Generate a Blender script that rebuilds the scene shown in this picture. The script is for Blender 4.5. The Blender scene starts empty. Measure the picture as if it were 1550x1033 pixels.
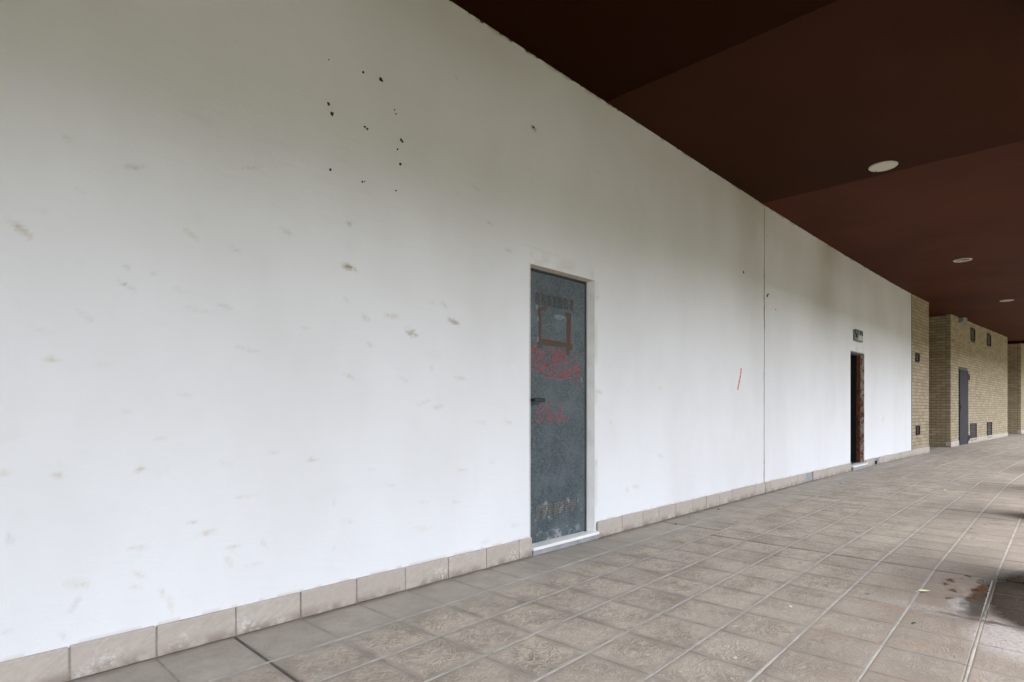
import bpy, bmesh, math, random
import numpy as np
random.seed(7); RNG = np.random.default_rng(7)
scene = bpy.context.scene
COL = scene.collection
rad = math.radians

# ------------------------------------------------------------------ camera
HEAD = 44.18
cam = bpy.data.cameras.new('camera')
cam_o = bpy.data.objects.new('camera', cam); COL.objects.link(cam_o)
cam_o.location = (0, 0, 1.05)
cam_o.rotation_euler = (rad(90), 0, rad(HEAD - 90))
cam.sensor_width = 36; cam.lens = 36 * 885 / 1550
cam.shift_y = 102.5 / 1550
cam.clip_start = 0.05; cam.clip_end = 3000
scene.camera = cam_o

# ------------------------------------------------------------------ sky, sun, exposure
SUN_EL, SUN_AZ = 84, 150          # overcast: a high veiled sun beyond the open side of the arcade
w = bpy.data.worlds.new('World'); scene.world = w; w.use_nodes = True
nt = w.node_tree; nt.nodes.clear()
sky = nt.nodes.new('ShaderNodeTexSky'); sky.sky_type = 'NISHITA'; sky.sun_disc = False
sky.sun_elevation = rad(SUN_EL); sky.sun_rotation = rad(SUN_AZ)
sky.dust_density = 5.0; sky.ozone_density = 1.0; sky.air_density = 1.0
hsv = nt.nodes.new('ShaderNodeHueSaturation'); hsv.inputs['Saturation'].default_value = 0.36
bg = nt.nodes.new('ShaderNodeBackground'); bg.inputs['Strength'].default_value = 0.15
wo = nt.nodes.new('ShaderNodeOutputWorld')
nt.links.new(sky.outputs[0], hsv.inputs['Color']); nt.links.new(hsv.outputs[0], bg.inputs['Color'])
nt.links.new(bg.outputs[0], wo.inputs['Surface'])
sun = bpy.data.lights.new('sun', 'SUN'); sun.energy = 0.6; sun.angle = rad(14); sun.color = (1.0, 0.96, 0.9)
sun_o = bpy.data.objects.new('sun', sun); COL.objects.link(sun_o)
# Nishita: rotation 0 = +Y, clockwise seen from above
sx, sy = math.sin(rad(SUN_AZ)) * math.cos(rad(SUN_EL)), math.cos(rad(SUN_AZ)) * math.cos(rad(SUN_EL))
from mathutils import Vector
sun_o.rotation_euler = Vector((sx, sy, math.sin(rad(SUN_EL)))).to_track_quat('Z', 'Y').to_euler()
scene.view_settings.view_transform = 'Standard'; scene.view_settings.look = 'None'
scene.view_settings.exposure = 3.70; scene.view_settings.gamma = 1.0
scene.view_settings.use_curve_mapping = False
scene.cycles.use_denoising = True
scene.cycles.max_bounces = 12; scene.cycles.diffuse_bounces = 8

# scuffs on the plaster (wall x, z of both ends, half width, strength, kind), spray tag strokes and tape marks on the door
STAINS= [(0.25,1.736,0.312,1.687,0.013,0.85,0),(0.829,1.83,0.889,1.795,0.009,0.6,0),(1.253,1.932,1.322,1.908,0.011,0.5,0),(1.591,1.811,1.664,1.797,0.015,
0.9,2),(1.615,2.047,1.64,2.026,0.013,0.5,1),(0.59,1.566,0.642,1.539,0.008,0.5,1),(1.024,1.792,1.08,1.769,0.008,0.35,1),(1.706,1.563,1.758,1.533,0.014,0.6,
0),(1.855,1.574,1.943,1.574,0.015,0.6,0),(2.001,1.494,2.07,1.477,0.012,0.9,2),(1.996,1.517,2.075,1.501,0.008,0.5,1),(2.32,1.602,2.393,1.584,0.013,0.8,2),
(2.254,1.7,2.311,1.673,0.014,0.5,0),(2.172,1.687,2.219,1.68,0.01,0.3,0),(1.733,1.415,1.78,1.389,0.01,0.5,0),(1.605,1.648,1.618,1.617,0.014,0.3,0),(1.369,
1.458,1.411,1.455,0.008,0.4,0),(1.595,1.233,1.669,1.212,0.009,0.6,0),(2.17,1.306,2.19,1.279,0.014,0.4,0),(2.363,1.249,2.469,1.233,0.011,0.7,0),(0.348,1.239,
0.399,1.237,0.008,0.6,0),(0.513,1.226,0.579,1.229,0.008,0.25,0),(0.801,1.114,0.869,1.107,0.008,0.4,0),(0.593,1.044,0.634,1.039,0.008,0.3,0),(0.716,0.92,
0.765,0.928,0.008,0.45,0),(0.64,0.798,0.68,0.803,0.012,0.85,0),(0.374,0.799,0.418,0.791,0.008,0.75,0),(0.217,0.817,0.253,0.814,0.012,0.5,0),(0.974,0.807,
1.037,0.803,0.008,0.3,0),(1.39,0.79,1.447,0.787,0.01,0.65,0),(2.19,1.062,2.272,1.062,0.016,0.5,0),(1.043,0.641,1.133,0.638,0.008,0.4,0),(1.206,0.844,1.251,
0.834,0.008,0.3,1),(3.078,3.061,3.132,3.043,0.016,1.0,2),(2.503,2.487,2.564,2.465,0.01,0.45,0),(2.627,2.284,2.698,2.268,0.01,0.5,0),(2.807,2.131,2.892,
2.126,0.012,0.4,1),(2.361,3.135,2.394,3.105,0.012,0.4,0),(3.859,2.97,3.954,2.965,0.012,0.4,0),(0.607,2.037,0.667,2.049,0.011,0.45,1),(1.345,2.885,1.38,
2.901,0.009,0.1,1),(0.416,0.379,0.495,0.362,0.019,0.4,0),(0.835,0.557,0.888,0.55,0.009,0.6,0),(0.892,0.493,0.956,0.502,0.012,0.5,0),(0.623,0.478,0.689,
0.472,0.008,0.5,0),(0.637,0.38,0.684,0.345,0.008,0.45,0),(0.737,0.285,0.754,0.247,0.008,0.6,0),(0.774,0.246,0.777,0.177,0.008,0.5,0),(0.43,0.268,0.455,
0.315,0.012,0.35,1),(0.623,0.318,0.674,0.307,0.008,0.4,0),(1.012,0.412,1.057,0.416,0.008,0.5,0),(1.161,0.433,1.187,0.385,0.008,0.5,0),(1.088,0.318,1.161,
0.311,0.009,0.4,0),(1.002,0.374,1.026,0.328,0.014,0.35,0),(0.249,0.597,0.257,0.558,0.008,0.5,1),(0.231,0.246,0.264,0.237,0.008,0.4,0),(0.397,0.199,0.418,
0.162,0.008,0.3,0),(1.581,0.457,1.659,0.44,0.014,0.35,0),(2.059,0.349,2.185,0.33,0.016,0.3,0),(2.394,0.665,2.471,0.659,0.008,0.5,0),(2.34,0.472,2.416,0.463,
0.01,0.5,0),(2.087,0.501,2.156,0.493,0.008,0.4,0),(1.859,0.624,1.92,0.609,0.008,0.35,0),(1.732,0.71,1.79,0.714,0.008,0.35,0),(1.543,0.58,1.543,0.546,0.008,
0.4,0),(2.551,0.964,2.632,0.955,0.009,0.35,0),(2.656,0.697,2.729,0.692,0.011,0.3,0),(2.818,0.962,2.88,0.949,0.011,0.5,0),(2.875,0.252,2.954,0.241,0.018,
0.35,0),(2.591,0.181,2.674,0.176,0.013,0.35,0),(3.864,1.193,3.949,1.176,0.014,0.7,0),(4.058,0.956,4.072,0.913,0.018,0.4,0),(4.822,0.624,4.912,0.602,0.016,
0.4,0),(4.397,0.374,4.502,0.354,0.014,0.6,0),(3.851,0.64,3.853,0.597,0.027,0.5,0),(4.299,0.372,4.327,0.326,0.022,0.4,0),(4.811,1.25,4.923,1.231,0.013,0.3,
0),(3.874,1.969,3.884,1.939,0.023,0.6,0),(0.398,2.098,0.437,2.083,0.008,0.2,1),(0.838,2.336,0.94,2.332,0.008,0.12,1),(1.064,2.161,1.174,2.205,0.008,0.3,
1),(0.447,1.903,0.472,1.892,0.008,0.25,1),(0.316,1.796,0.36,1.786,0.008,0.2,1),(0.446,1.436,0.516,1.384,0.008,0.2,1),(0.311,1.356,0.365,1.334,0.008,0.15,
1),(0.692,1.611,0.725,1.623,0.008,0.3,1),(0.787,1.568,0.831,1.556,0.008,0.2,1),(0.6,1.637,0.627,1.62,0.008,0.3,1),(0.967,1.523,1.032,1.506,0.008,0.35,1),
(1.045,1.338,1.162,1.313,0.008,0.35,1),(0.836,1.491,0.942,1.48,0.008,0.2,1),(1.948,1.232,2.012,1.203,0.008,0.3,1),(2.076,1.072,2.167,1.099,0.008,0.3,1),
(2.993,2.204,3.403,2.185,0.008,0.2,1),(1.537,0.322,1.548,0.32,0.008,0.3,1),(7.002,3.248,7.023,3.016,0.18,0.18,1),(13.036,0.883,13.116,0.807,0.072,0.5,0),
(5.581,4.235,5.737,4.234,0.022,0.25,1)]
TAG= [[(3.136,1.4),(3.164,1.43),(3.178,1.521),(3.193,1.443),(3.21,1.467)],[(3.21,1.467),(3.283,1.477),(3.215,1.405),(3.181,1.369),(3.249,1.381)],[(3.278,
1.437),(3.327,1.486),(3.371,1.495),(3.362,1.442),(3.318,1.388),(3.278,1.403),(3.278,1.437)],[(3.407,1.509),(3.389,1.409),(3.425,1.446),(3.453,1.483),(3.475,
1.509),(3.434,1.406)],[(3.475,1.408),(3.512,1.499),(3.536,1.454),(3.549,1.413),(3.489,1.439)],[(3.549,1.395),(3.622,1.429),(3.704,1.474)],[(3.139,1.345),
(3.215,1.326),(3.275,1.351),(3.345,1.389),(3.24,1.338),(3.38,1.316),(3.398,1.387)],[(3.377,1.327),(3.425,1.388),(3.471,1.385),(3.462,1.331),(3.416,1.3),
(3.377,1.327)],[(3.517,1.393),(3.499,1.333),(3.48,1.308),(3.641,1.376),(3.72,1.392),(3.584,1.343),(3.471,1.302)],[(3.292,1.283),(3.38,1.283),(3.489,1.273),
(3.584,1.295),(3.661,1.273),(3.69,1.226),(3.7,1.33),(3.68,1.378)],[(3.72,1.392),(3.736,1.307)],[(3.274,1.106),(3.21,1.014),(3.265,1.032),(3.316,1.069),
(3.284,0.983),(3.241,0.946),(3.2,0.971),(3.246,0.958)],[(3.36,1.113),(3.37,1.082),(3.331,0.951),(3.37,1.019),(3.389,0.944),(3.428,1.019),(3.438,0.968)],
[(3.458,0.942),(3.488,1.07),(3.492,1.051),(3.498,1.031),(3.468,0.955),(3.528,0.993),(3.559,0.954),(3.606,0.999)]]
TAPE= [([(3.271, 1.807), (3.278, 1.78)], 0.11), ([(3.245, 1.781), (3.249, 1.674), (3.249, 1.538)], 0.035), ([(3.24, 1.548), (3.416, 1.545), (3.603, 1.544)],
 0.05), ([(3.593, 1.788), (3.587, 1.661), (3.58, 1.468)], 0.06), ([(3.536, 1.785), (3.622, 1.787)], 0.03), ([(3.22, 1.518), (3.278, 1.526)], 0.05), ([(3.555,
 1.529), (3.632, 1.538)], 0.06)]

# ------------------------------------------------------------------ node helper
class NG:
    def __init__(s, name):
        s.m = bpy.data.materials.new(name); s.m.use_nodes = True
        s.t = s.m.node_tree; s.t.nodes.clear()
        s.out = s.t.nodes.new('ShaderNodeOutputMaterial')
        s.b = s.t.nodes.new('ShaderNodeBsdfPrincipled')
        s.t.links.new(s.b.outputs[0], s.out.inputs[0])
    def n(s, typ, **kw):
        x = s.t.nodes.new('ShaderNode' + typ)
        for k, v in kw.items(): setattr(x, k, v)
        return x
    def put(s, sock, v):
        if v is None: return
        if isinstance(v, bpy.types.NodeSocket): s.t.links.new(v, sock)
        else:
            if isinstance(v, tuple) and len(v) == 3 and sock.type == 'RGBA': v = v + (1,)
            sock.default_value = v
    def pos(s): return s.n('NewGeometry').outputs['Position']
    def objc(s): return s.n('TexCoord').outputs['Object']
    def uv(s): return s.n('TexCoord').outputs['UV']
    def orand(s): return s.n('ObjectInfo').outputs['Random']
    def attr(s, name, o='Fac'): return s.n('Attribute', attribute_name=name).outputs[o]
    def noise(s, vec, scale, detail=3, rough=.55, dist=0, o=0):
        x = s.n('TexNoise'); s.put(x.inputs['Vector'], vec); x.inputs['Scale'].default_value = scale
        x.inputs['Detail'].default_value = detail; x.inputs['Roughness'].default_value = rough
        x.inputs['Distortion'].default_value = dist; return x.outputs[o]
    def voro(s, vec, scale, o='Distance', feature='F1', rnd=1):
        x = s.n('TexVoronoi', feature=feature); s.put(x.inputs['Vector'], vec); x.inputs['Scale'].default_value = scale
        x.inputs['Randomness'].default_value = rnd; return x.outputs[o]
    def math(s, op, a, b=None, c=None, clamp=False):
        x = s.n('Math', operation=op, use_clamp=clamp); s.put(x.inputs[0], a); s.put(x.inputs[1], b)
        if c is not None: s.put(x.inputs[2], c)
        return x.outputs[0]
    def ramp(s, v, a, b, c=0, d=1, smooth=True):
        x = s.n('MapRange', interpolation_type='SMOOTHSTEP' if smooth else 'LINEAR'); s.put(x.inputs['Value'], v)
        for i, q in zip(('From Min', 'From Max', 'To Min', 'To Max'), (a, b, c, d)): s.put(x.inputs[i], q)
        return x.outputs[0]
    def mix(s, f, a, b, blend='MIX'):
        x = s.n('Mix', data_type='RGBA', blend_type=blend); s.put(x.inputs[0], f); s.put(x.inputs[6], a); s.put(x.inputs[7], b)
        return x.outputs[2]
    def vmath(s, op, a, b=None):
        x = s.n('VectorMath', operation=op); s.put(x.inputs[0], a); s.put(x.inputs[1], b)
        return x.outputs['Value'] if op in ('LENGTH', 'DOT_PRODUCT') else x.outputs[0]
    def sep(s, v):
        x = s.n('SeparateXYZ'); s.put(x.inputs[0], v); return x.outputs
    def bump(s, h, strength=.3, dist=.01, prev=None):
        x = s.n('Bump'); s.put(x.inputs['Height'], h); s.put(x.inputs['Strength'], strength); x.inputs['Distance'].default_value = dist
        if prev is not None: s.put(x.inputs['Normal'], prev)
        return x.outputs[0]
    def done(s, col, rough=.6, normal=None, spec=.4, metal=0):
        s.put(s.b.inputs['Base Color'], col); s.put(s.b.inputs['Roughness'], rough)
        s.put(s.b.inputs['Specular IOR Level'], spec); s.put(s.b.inputs['Metallic'], metal)
        if normal is not None: s.put(s.b.inputs['Normal'], normal)
        return s.m

MAT = {}
def worn(name, col, rough=.6, var=.15, scale=9, bump=.12, spec=.3, fine=90):
    g = NG(name); p = g.pos()
    n1 = g.noise(p, scale, 5, .6); n2 = g.noise(p, fine, 3, .6)
    f = g.math('ADD', g.ramp(n1, .25, .75, -var, var, False), g.ramp(n2, .25, .75, -var * .5, var * .5, False))
    c = g.mix(1.0, col, g.math('ADD', 1.0, f), 'MULTIPLY')
    MAT[name] = g.done(c, rough, g.bump(n2, bump, .004), spec)
    return MAT[name]

def mat_plaster():
    g = NG('white_plaster'); p = g.pos()
    sc = g.vmath('MULTIPLY', p, (1, 1, .55))
    broad = g.noise(sc, .9, 4, .6)
    med = g.noise(p, 6, 5, .65)
    fine = g.noise(p, 130, 3, .6)
    tr = g.noise(g.vmath('MULTIPLY', p, (3.0, 1, 14.0)), 1.5, 4, .6, .6)      # trowel strokes
    base = g.mix(g.ramp(broad, .35, .7), (.81, .815, .83), (.755, .755, .76))
    base = g.mix(g.ramp(med, .55, .78, 0, .22), base, (.70, .70, .69))
    base = g.mix(g.ramp(tr, .56, .72, 0, .10), base, (.72, .715, .69))
    st = g.n('Attribute', attribute_name='stain_shade'); rgb = g.sep(st.outputs['Vector'])
    br = g.ramp(g.noise(p, 55, 4, .7), .32, .62)
    brk = g.math('ADD', .35, g.math('MULTIPLY', br, .65))
    base = g.mix(g.math('MULTIPLY', rgb[0], brk, clamp=True), base, (.60, .55, .43))
    base = g.mix(g.math('MULTIPLY', rgb[1], brk, clamp=True), base, (.40, .39, .36))
    base = g.mix(g.math('MULTIPLY', rgb[2], br, clamp=True), base, (.27, .19, .12))
    grime_shade = g.math('MULTIPLY', st.outputs['Alpha'], g.ramp(g.noise(g.vmath('MULTIPLY', p, (1, 1, .8)), 1.6, 4, .55), .2, .8, .8, 1.1), clamp=True)
    base = g.mix(grime_shade, base, (.335, .277, .187))
    sp = g.ramp(g.voro(p, 9), .018, .03, 1, 0)
    gate = g.ramp(g.voro(p, 9, 'Color'), .66, .70)
    base = g.mix(g.math('MULTIPLY', g.math('MULTIPLY', sp, gate), .55), base, (.25, .22, .18))
    h = g.math('ADD', g.math('MULTIPLY', fine, .35), g.math('ADD', med, g.math('MULTIPLY', tr, .9)))
    MAT['plaster'] = g.done(base, .75, g.bump(h, .30, .006), .25)
mat_plaster()

def wet_masks(g, p):
    """a leaking, half dried puddle on the paving by the columns"""
    w1 = g.noise(p, 11, 6, .72, 0, 1); wob = g.vmath('MULTIPLY', g.vmath('SUBTRACT', w1, (.5, .5, .5)), (.16, .16, 0))
    q = g.vmath('ADD', p, wob)
    def ell(cx, cy, rx, ry):
        d = g.vmath('MULTIPLY', g.vmath('SUBTRACT', q, (cx, cy, 0)), (1 / rx, 1 / ry, 0))
        return g.vmath('LENGTH', d)
    def inside(d, a=.85, b=1.05): return g.ramp(d, a, b, 1, 0)
    wet = inside(ell(4.34, .10, .74, .33), .8, 1.1)
    wet = g.math('MAXIMUM', wet, g.math('MULTIPLY', inside(ell(4.12, .395, .56, .075), .5, 1.1), .9))
    wet = g.math('MAXIMUM', wet, g.math('MULTIPLY', inside(ell(3.70, .26, .028, .36), .3, 1.2), .8))
    br = inside(ell(4.34, .415, .12, .055), .6, 1.0)
    for a in ((4.53, .43, .075, .03), (4.44, .57, .07, .03), (4.33, .58, .06, .024), (4.10, .43, .07, .03), (4.20, .53, .05, .03), (4.62, .50, .05, .02), (4.02, .52, .04, .02)):
        br = g.math('MAXIMUM', br, inside(ell(*a), .5, 1.0))
    wh = inside(ell(3.92, .43, .20, .10), .45, 1.1)
    wh = g.math('MAXIMUM', wh, inside(ell(3.50, .22, .32, .19), .5, 1.1))
    wh = g.math('MAXIMUM', wh, g.math('MULTIPLY', inside(ell(3.72, .62, .09, .30), .5, 1.1), .6))
    wh = g.math('MULTIPLY', wh, g.ramp(g.noise(p, 55, 4, .7), .30, .6))
    damp = inside(ell(4.2, .35, .95, .6), .3, 1.2)
    return wet, br, wh, damp

def mat_tile():
    g = NG('paving_tile'); p = g.pos(); uv = g.sep(g.uv())
    rnd = g.math('FRACT', g.math('ADD', g.orand(), g.attr('rnd')))
    off = g.n('CombineXYZ'); g.put(off.inputs[2], g.math('MULTIPLY', rnd, 40.0))
    pp = g.vmath('ADD', p, off.outputs[0])
    wob = g.vmath('MULTIPLY', g.vmath('SUBTRACT', g.noise(pp, 9, 2, .5, 0, 1), (.5, .5, .5)), (.10, .10, 0))
    a = g.noise(g.vmath('MULTIPLY', g.vmath('ADD', pp, wob), (1, 2.0, 1)), 23, 3, .55, .8)
    ridge = g.math('SUBTRACT', 1.0, g.math('ABSOLUTE', g.math('MULTIPLY', g.math('SUBTRACT', a, .5), 12.0)), clamp=True)
    ridge = g.math('MULTIPLY', ridge, g.ramp(g.noise(pp, 7, 3, .6), .22, .48))
    eu = g.math('MINIMUM', uv[0], g.math('SUBTRACT', 1.0, uv[0])); ev = g.math('MINIMUM', uv[1], g.math('SUBTRACT', 1.0, uv[1]))
    e = g.math('ADD', g.math('MINIMUM', eu, ev), g.ramp(g.noise(p, 18, 3, .6), .3, .7, -.035, .035, False))
    inner = g.ramp(e, .02, .13)
    inner = g.math('MULTIPLY', inner, g.ramp(rnd, 0, 1, .55, 1.0))
    dust = g.ramp(g.sep(p)[1], 2.2, 2.55)                                 # worn, dusty strip along the wall
    relief = g.math('MULTIPLY', g.math('MULTIPLY', ridge, inner), g.ramp(dust, 0, 1, 1, .35))
    base = g.mix(rnd, (.37, .315, .256), (.44, .374, .303))
    base = g.mix(g.ramp(g.noise(p, 4, 4, .65), .35, .7), base, (.245, .205, .163))
    base = g.mix(g.math('MULTIPLY', g.ramp(e, .01, .09, 1, 0), .38), base, (.26, .235, .205))
    base = g.mix(g.math('MULTIPLY', relief, .8), base, (.60, .52, .415))
    base = g.mix(g.math('MULTIPLY', g.ramp(e, 0.0, .018, 1, 0), g.ramp(g.noise(p, 6, 3, .6), .4, .65)), base, (.205, .172, .138))
    base = g.mix(g.ramp(dust, 0, 1, 0, .5), base, (.385, .35, .312))
    base = g.mix(g.math('MULTIPLY', g.ramp(g.sep(p)[1], .3, 1.7, 1, 0), g.ramp(g.noise(p, 1.3, 4, .6), .25, .75, .5, .9)), base, (.20, .166, .134))   # painted shade: colour darkened towards the open side to even out the light
    base = g.mix(g.math('MULTIPLY', g.ramp(g.sep(p)[1], 2.735, 2.80), g.ramp(g.noise(p, 7, 4, .65), .35, .65, .15, .7)), base, (.12, .095, .072))   # grit swept into the corner
    # trodden spots and drips
    vs = g.voro(g.vmath('MULTIPLY', g.vmath('ADD', p, wob), (1, 1.5, 0)), 2.6); vc = g.sep(g.voro(g.vmath('MULTIPLY', g.vmath('ADD', p, wob), (1, 1.5, 0)), 2.6, 'Color'))
    spot = g.math('MULTIPLY', g.ramp(vs, .05, .085, 1, 0), g.ramp(vc[0], .45, .5))
    base = g.mix(g.math('MULTIPLY', spot, g.ramp(g.noise(p, 40, 3, .6), .3, .6, .2, .75)), base, (.10, .078, .06))
    wet, br, wh, damp = wet_masks(g, p)
    rust = g.math('MULTIPLY', g.ramp(g.noise(g.vmath('MULTIPLY', p, (3, 1, 1)), 2.2, 4, .65), .5, .72), g.ramp(g.vmath('LENGTH', g.vmath('MULTIPLY', g.vmath('SUBTRACT', p, (3.3, .5, 0)), (.8, 1.2, 0))), .5, 1.1, .5, 0))
    base = g.mix(rust, base, (.32, .19, .11))
    base = g.mix(g.math('MULTIPLY', damp, .55), base, (.17, .13, .105))
    base = g.mix(g.math('MULTIPLY', wh, .6), base, (.40, .385, .375))
    base = g.mix(g.math('MULTIPLY', wet, .95), base, (.022, .016, .012))
    base = g.mix(g.math('MULTIPLY', br, .95), base, (.075, .036, .016))
    fine = g.noise(p, 160, 3, .65)
    h = g.math('ADD', g.math('MULTIPLY', relief, 1.2), g.math('MULTIPLY', fine, .35))
    ro = g.ramp(g.math('MAXIMUM', wet, br), 0, 1, .85, .27)
    MAT['tile'] = g.done(base, ro, g.bump(h, g.ramp(wet, 0, 1, .55, .12), .006), g.ramp(wet, 0, 1, .16, .35))
mat_tile()

def mat_skirt():
    g = NG('skirting_stone'); p = g.pos(); z = g.sep(p)[2]
    rnd = g.orand()
    q = g.vmath('ADD', p, g.vmath('MULTIPLY', (1, 1, 1), None)) if False else p
    rot = g.n('VectorRotate', rotation_type='Y_AXIS'); g.put(rot.inputs['Vector'], q); rot.inputs['Angle'].default_value = .6
    n = g.noise(g.vmath('MULTIPLY', rot.outputs[0], (9, 9, 26)), 3, 5, .65, .5); fine = g.noise(p, 110, 3, .6)
    base = g.mix(g.ramp(n, .3, .7), (.445, .388, .334), (.515, .458, .402))
    base = g.mix(g.ramp(rnd, 0, 1, 0, .35), base, (.40, .34, .29))
    base = g.mix(g.math('MULTIPLY', g.ramp(z, .0, .07, .9, 0), g.ramp(g.noise(p, 9, 4, .6), .38, .62)), base, (.26, .205, .165))
    eff = g.math('MULTIPLY', g.ramp(g.noise(p, 60, 4, .7), .48, .62), g.ramp(g.noise(p, 5, 3, .5), .56, .66))
    base = g.mix(g.math('MULTIPLY', eff, g.ramp(z, .02, .12, .8, .25)), base, (.66, .64, .62))
    MAT['skirt'] = g.done(base, .7, g.bump(g.math('ADD', n, g.math('MULTIPLY', fine, .5)), .2, .006), .3)
mat_skirt()

def mat_brick():
    g = NG('buff_brick'); p = g.pos()
    rnd = g.math('FRACT', g.math('ADD', g.orand(), g.attr('rnd')))
    base = g.mix(rnd, (.315, .247, .15), (.45, .363, .237))
    base = g.mix(g.ramp(g.noise(p, 1.4, 4, .6), .45, .75, 0, .35), base, (.30, .235, .148))
    base = g.mix(g.ramp(g.noise(p, 40, 3, .6), .5, .75, 0, .4), base, (.25, .195, .125))
    MAT['brick'] = g.done(base, .7, g.bump(g.noise(p, 120, 3, .6), .2, .004), .3)
mat_brick()

def mat_doorpaint():
    g = NG('blue_grey_door_paint'); p = g.objc(); z = g.sep(p)[2]
    v = g.voro(p, 105, 'Color'); s = g.sep(v)[0]
    base = g.mix(s, (.031, .044, .051), (.108, .136, .149))
    base = g.mix(g.ramp(g.noise(p, 45, 4, .7), .3, .7, 0, .6), base, (.046, .062, .072))
    base = g.mix(g.ramp(g.noise(p, 5, 4, .6), .35, .75, 0, .4), base, (.15, .178, .19))
    fl = g.math('MULTIPLY', g.ramp(g.voro(p, 38), .05, .10, 1, 0), g.ramp(g.sep(g.voro(p, 38, 'Color'))[1], .80, .84))
    base = g.mix(g.math('MULTIPLY', fl, .7), base, (.55, .55, .53))
    pe = g.math('MULTIPLY', g.ramp(g.noise(g.vmath('MULTIPLY', p, (1, 1, 1.3)), 13, 5, .7), .52, .66), g.ramp(z, .10, .17, 1, 0))
    pe2 = g.math('MULTIPLY', g.ramp(g.noise(g.vmath('MULTIPLY', p, (1, 1, .6)), 16, 5, .7), .54, .70), g.math('MULTIPLY', g.ramp(z, .20, .24), g.ramp(z, .33, .38, 1, 0)))
    base = g.mix(g.math('MULTIPLY', g.math('MAXIMUM', pe, pe2), .8), base, (.42, .41, .39))
    MAT['doorpaint'] = g.done(base, .5, g.bump(s, .12, .002), .35)
mat_doorpaint()

def mat_rust():
    g = NG('rusty_painted_steel'); p = g.pos(); x = g.sep(g.objc())
    n = g.noise(g.vmath('MULTIPLY', p, (2, 2, 1)), 9, 6, .75)
    c = g.mix(g.ramp(n, .48, .58), (.50, .485, .46), (.21, .085, .03))
    c = g.mix(g.ramp(g.noise(p, 30, 4, .7), .5, .7, 0, .8), c, (.13, .042, .017))
    MAT['rust'] = g.done(c, .8, g.bump(n, .5, .004), .2)
    g = NG('rust_orange_steel'); p = g.pos()
    n = g.noise(g.vmath('MULTIPLY', p, (2, 2, 1)), 9, 6, .75)
    c = g.mix(g.ramp(n, .40, .62), (.19, .066, .024), (.07, .025, .012))
    MAT['rust2'] = g.done(c, .85, g.bump(n, .5, .004), .2)
mat_rust()

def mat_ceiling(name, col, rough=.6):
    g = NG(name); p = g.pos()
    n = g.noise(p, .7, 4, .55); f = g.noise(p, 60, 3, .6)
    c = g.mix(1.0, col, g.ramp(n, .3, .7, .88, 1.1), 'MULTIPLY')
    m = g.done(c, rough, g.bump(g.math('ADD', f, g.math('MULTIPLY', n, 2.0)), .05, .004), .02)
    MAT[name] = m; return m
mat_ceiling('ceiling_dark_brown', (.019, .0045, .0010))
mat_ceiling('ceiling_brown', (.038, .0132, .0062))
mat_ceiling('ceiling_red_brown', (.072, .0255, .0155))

g = NG('grout'); p = g.pos(); wet_, br_, wh_, damp_ = wet_masks(g, p); n_ = g.noise(p, 7, 5, .6)
c_ = g.mix(g.ramp(n_, .3, .7), (.285, .26, .222), (.385, .355, .31)); c_ = g.mix(g.math('MULTIPLY', damp_, .5), c_, (.17, .14, .115))
c_ = g.mix(g.math('MULTIPLY', g.math('MAXIMUM', wet_, br_), .9), c_, (.035, .028, .02))
MAT['grout'] = g.done(c_, g.ramp(wet_, 0, 1, .85, .7), g.bump(g.noise(p, 90, 3, .6), .3, .004), .2)
worn('bed', (.29, .255, .215), .9, .25, 7, .2)
worn('joint_dark', (.095, .080, .066), .8, .3, 12, .3)
worn('crack', (.11, .082, .056), .85, .35, 12, .3)
worn('marble', (.84, .83, .81), .45, .08, 6, .05)
worn('cement', (.33, .33, .33), .9, .25, 16, .5)
worn('jamb', (.64, .635, .62), .6, .10, 7, .1)
worn('soffit', (.50, .46, .39), .7, .10, 7, .1)
worn('black_metal', (.012, .012, .013), .4, .2, 20, .05, .5)
worn('frame_dark', (.030, .034, .037), .55, .25, 12, .1)
worn('steel_grey', (.040, .037, .046), .75, .10, 4, .04, .12)
worn('louvre_dark', (.020, .0185, .020), .8, .2, 10, .05, .1)
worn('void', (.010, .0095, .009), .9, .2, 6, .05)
worn('hole_brown', (.055, .043, .032), .9, .4, 60, .2)
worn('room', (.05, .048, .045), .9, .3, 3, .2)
worn('rubble', (.30, .30, .30), .9, .35, 9, .5)
worn('mortar_skirt', (.36, .325, .285), .9, .25, 20, .3)
worn('mortar_brick', (.12, .10, .078), .9, .2, 9, .3)
worn('red_paint', (.76, .19, .16), .6, .12, 30, .05)
worn('graffiti', (.30, .072, .082), .6, .25, 40, .05)
worn('scuff', (.17, .195, .21), .6, .3, 60, .1)
g = NG('tape_residue'); p = g.pos(); n_ = g.ramp(g.noise(g.vmath('MULTIPLY', p, (1, 1, .7)), 38, 5, .75), .42, .54)
MAT['tape'] = g.done(g.mix(n_, (.165, .060, .027), (.085, .085, .085)), .8, g.bump(n_, .2, .003), .1)
worn('louvre_pressed', (.135, .12, .105), .7, .35, 60, .2)
worn('grey_dull', (.24, .23, .21), .6, .3, 14, .1)
worn('white_plastic', (.50, .47, .405), .5, .10, 12, .04)
worn('grey_plastic', (.40, .41, .41), .5, .12, 12, .04)
worn('sticker_red', (.42, .10, .09), .7, .25, 20, .05)
worn('sticker_grey', (.33, .33, .36), .7, .25, 20, .05)
worn('column', (.50, .47, .42), .8, .12, 5, .3)
worn('outside', (.040, .042, .025), .95, .35, 2, .3)
worn('sky_blocker', (.036, .045, .023), .9, .5, 3, .4)
worn('leaf_yellow', (.50, .56, .30), .5, .15, 40, .1)
worn('leaf_green', (.085, .16, .035), .55, .25, 60, .1)
worn('moss', (.07, .10, .03), .9, .3, 80, .4)
worn('paper', (.75, .75, .74), .7, .05, 40, .1)
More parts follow.
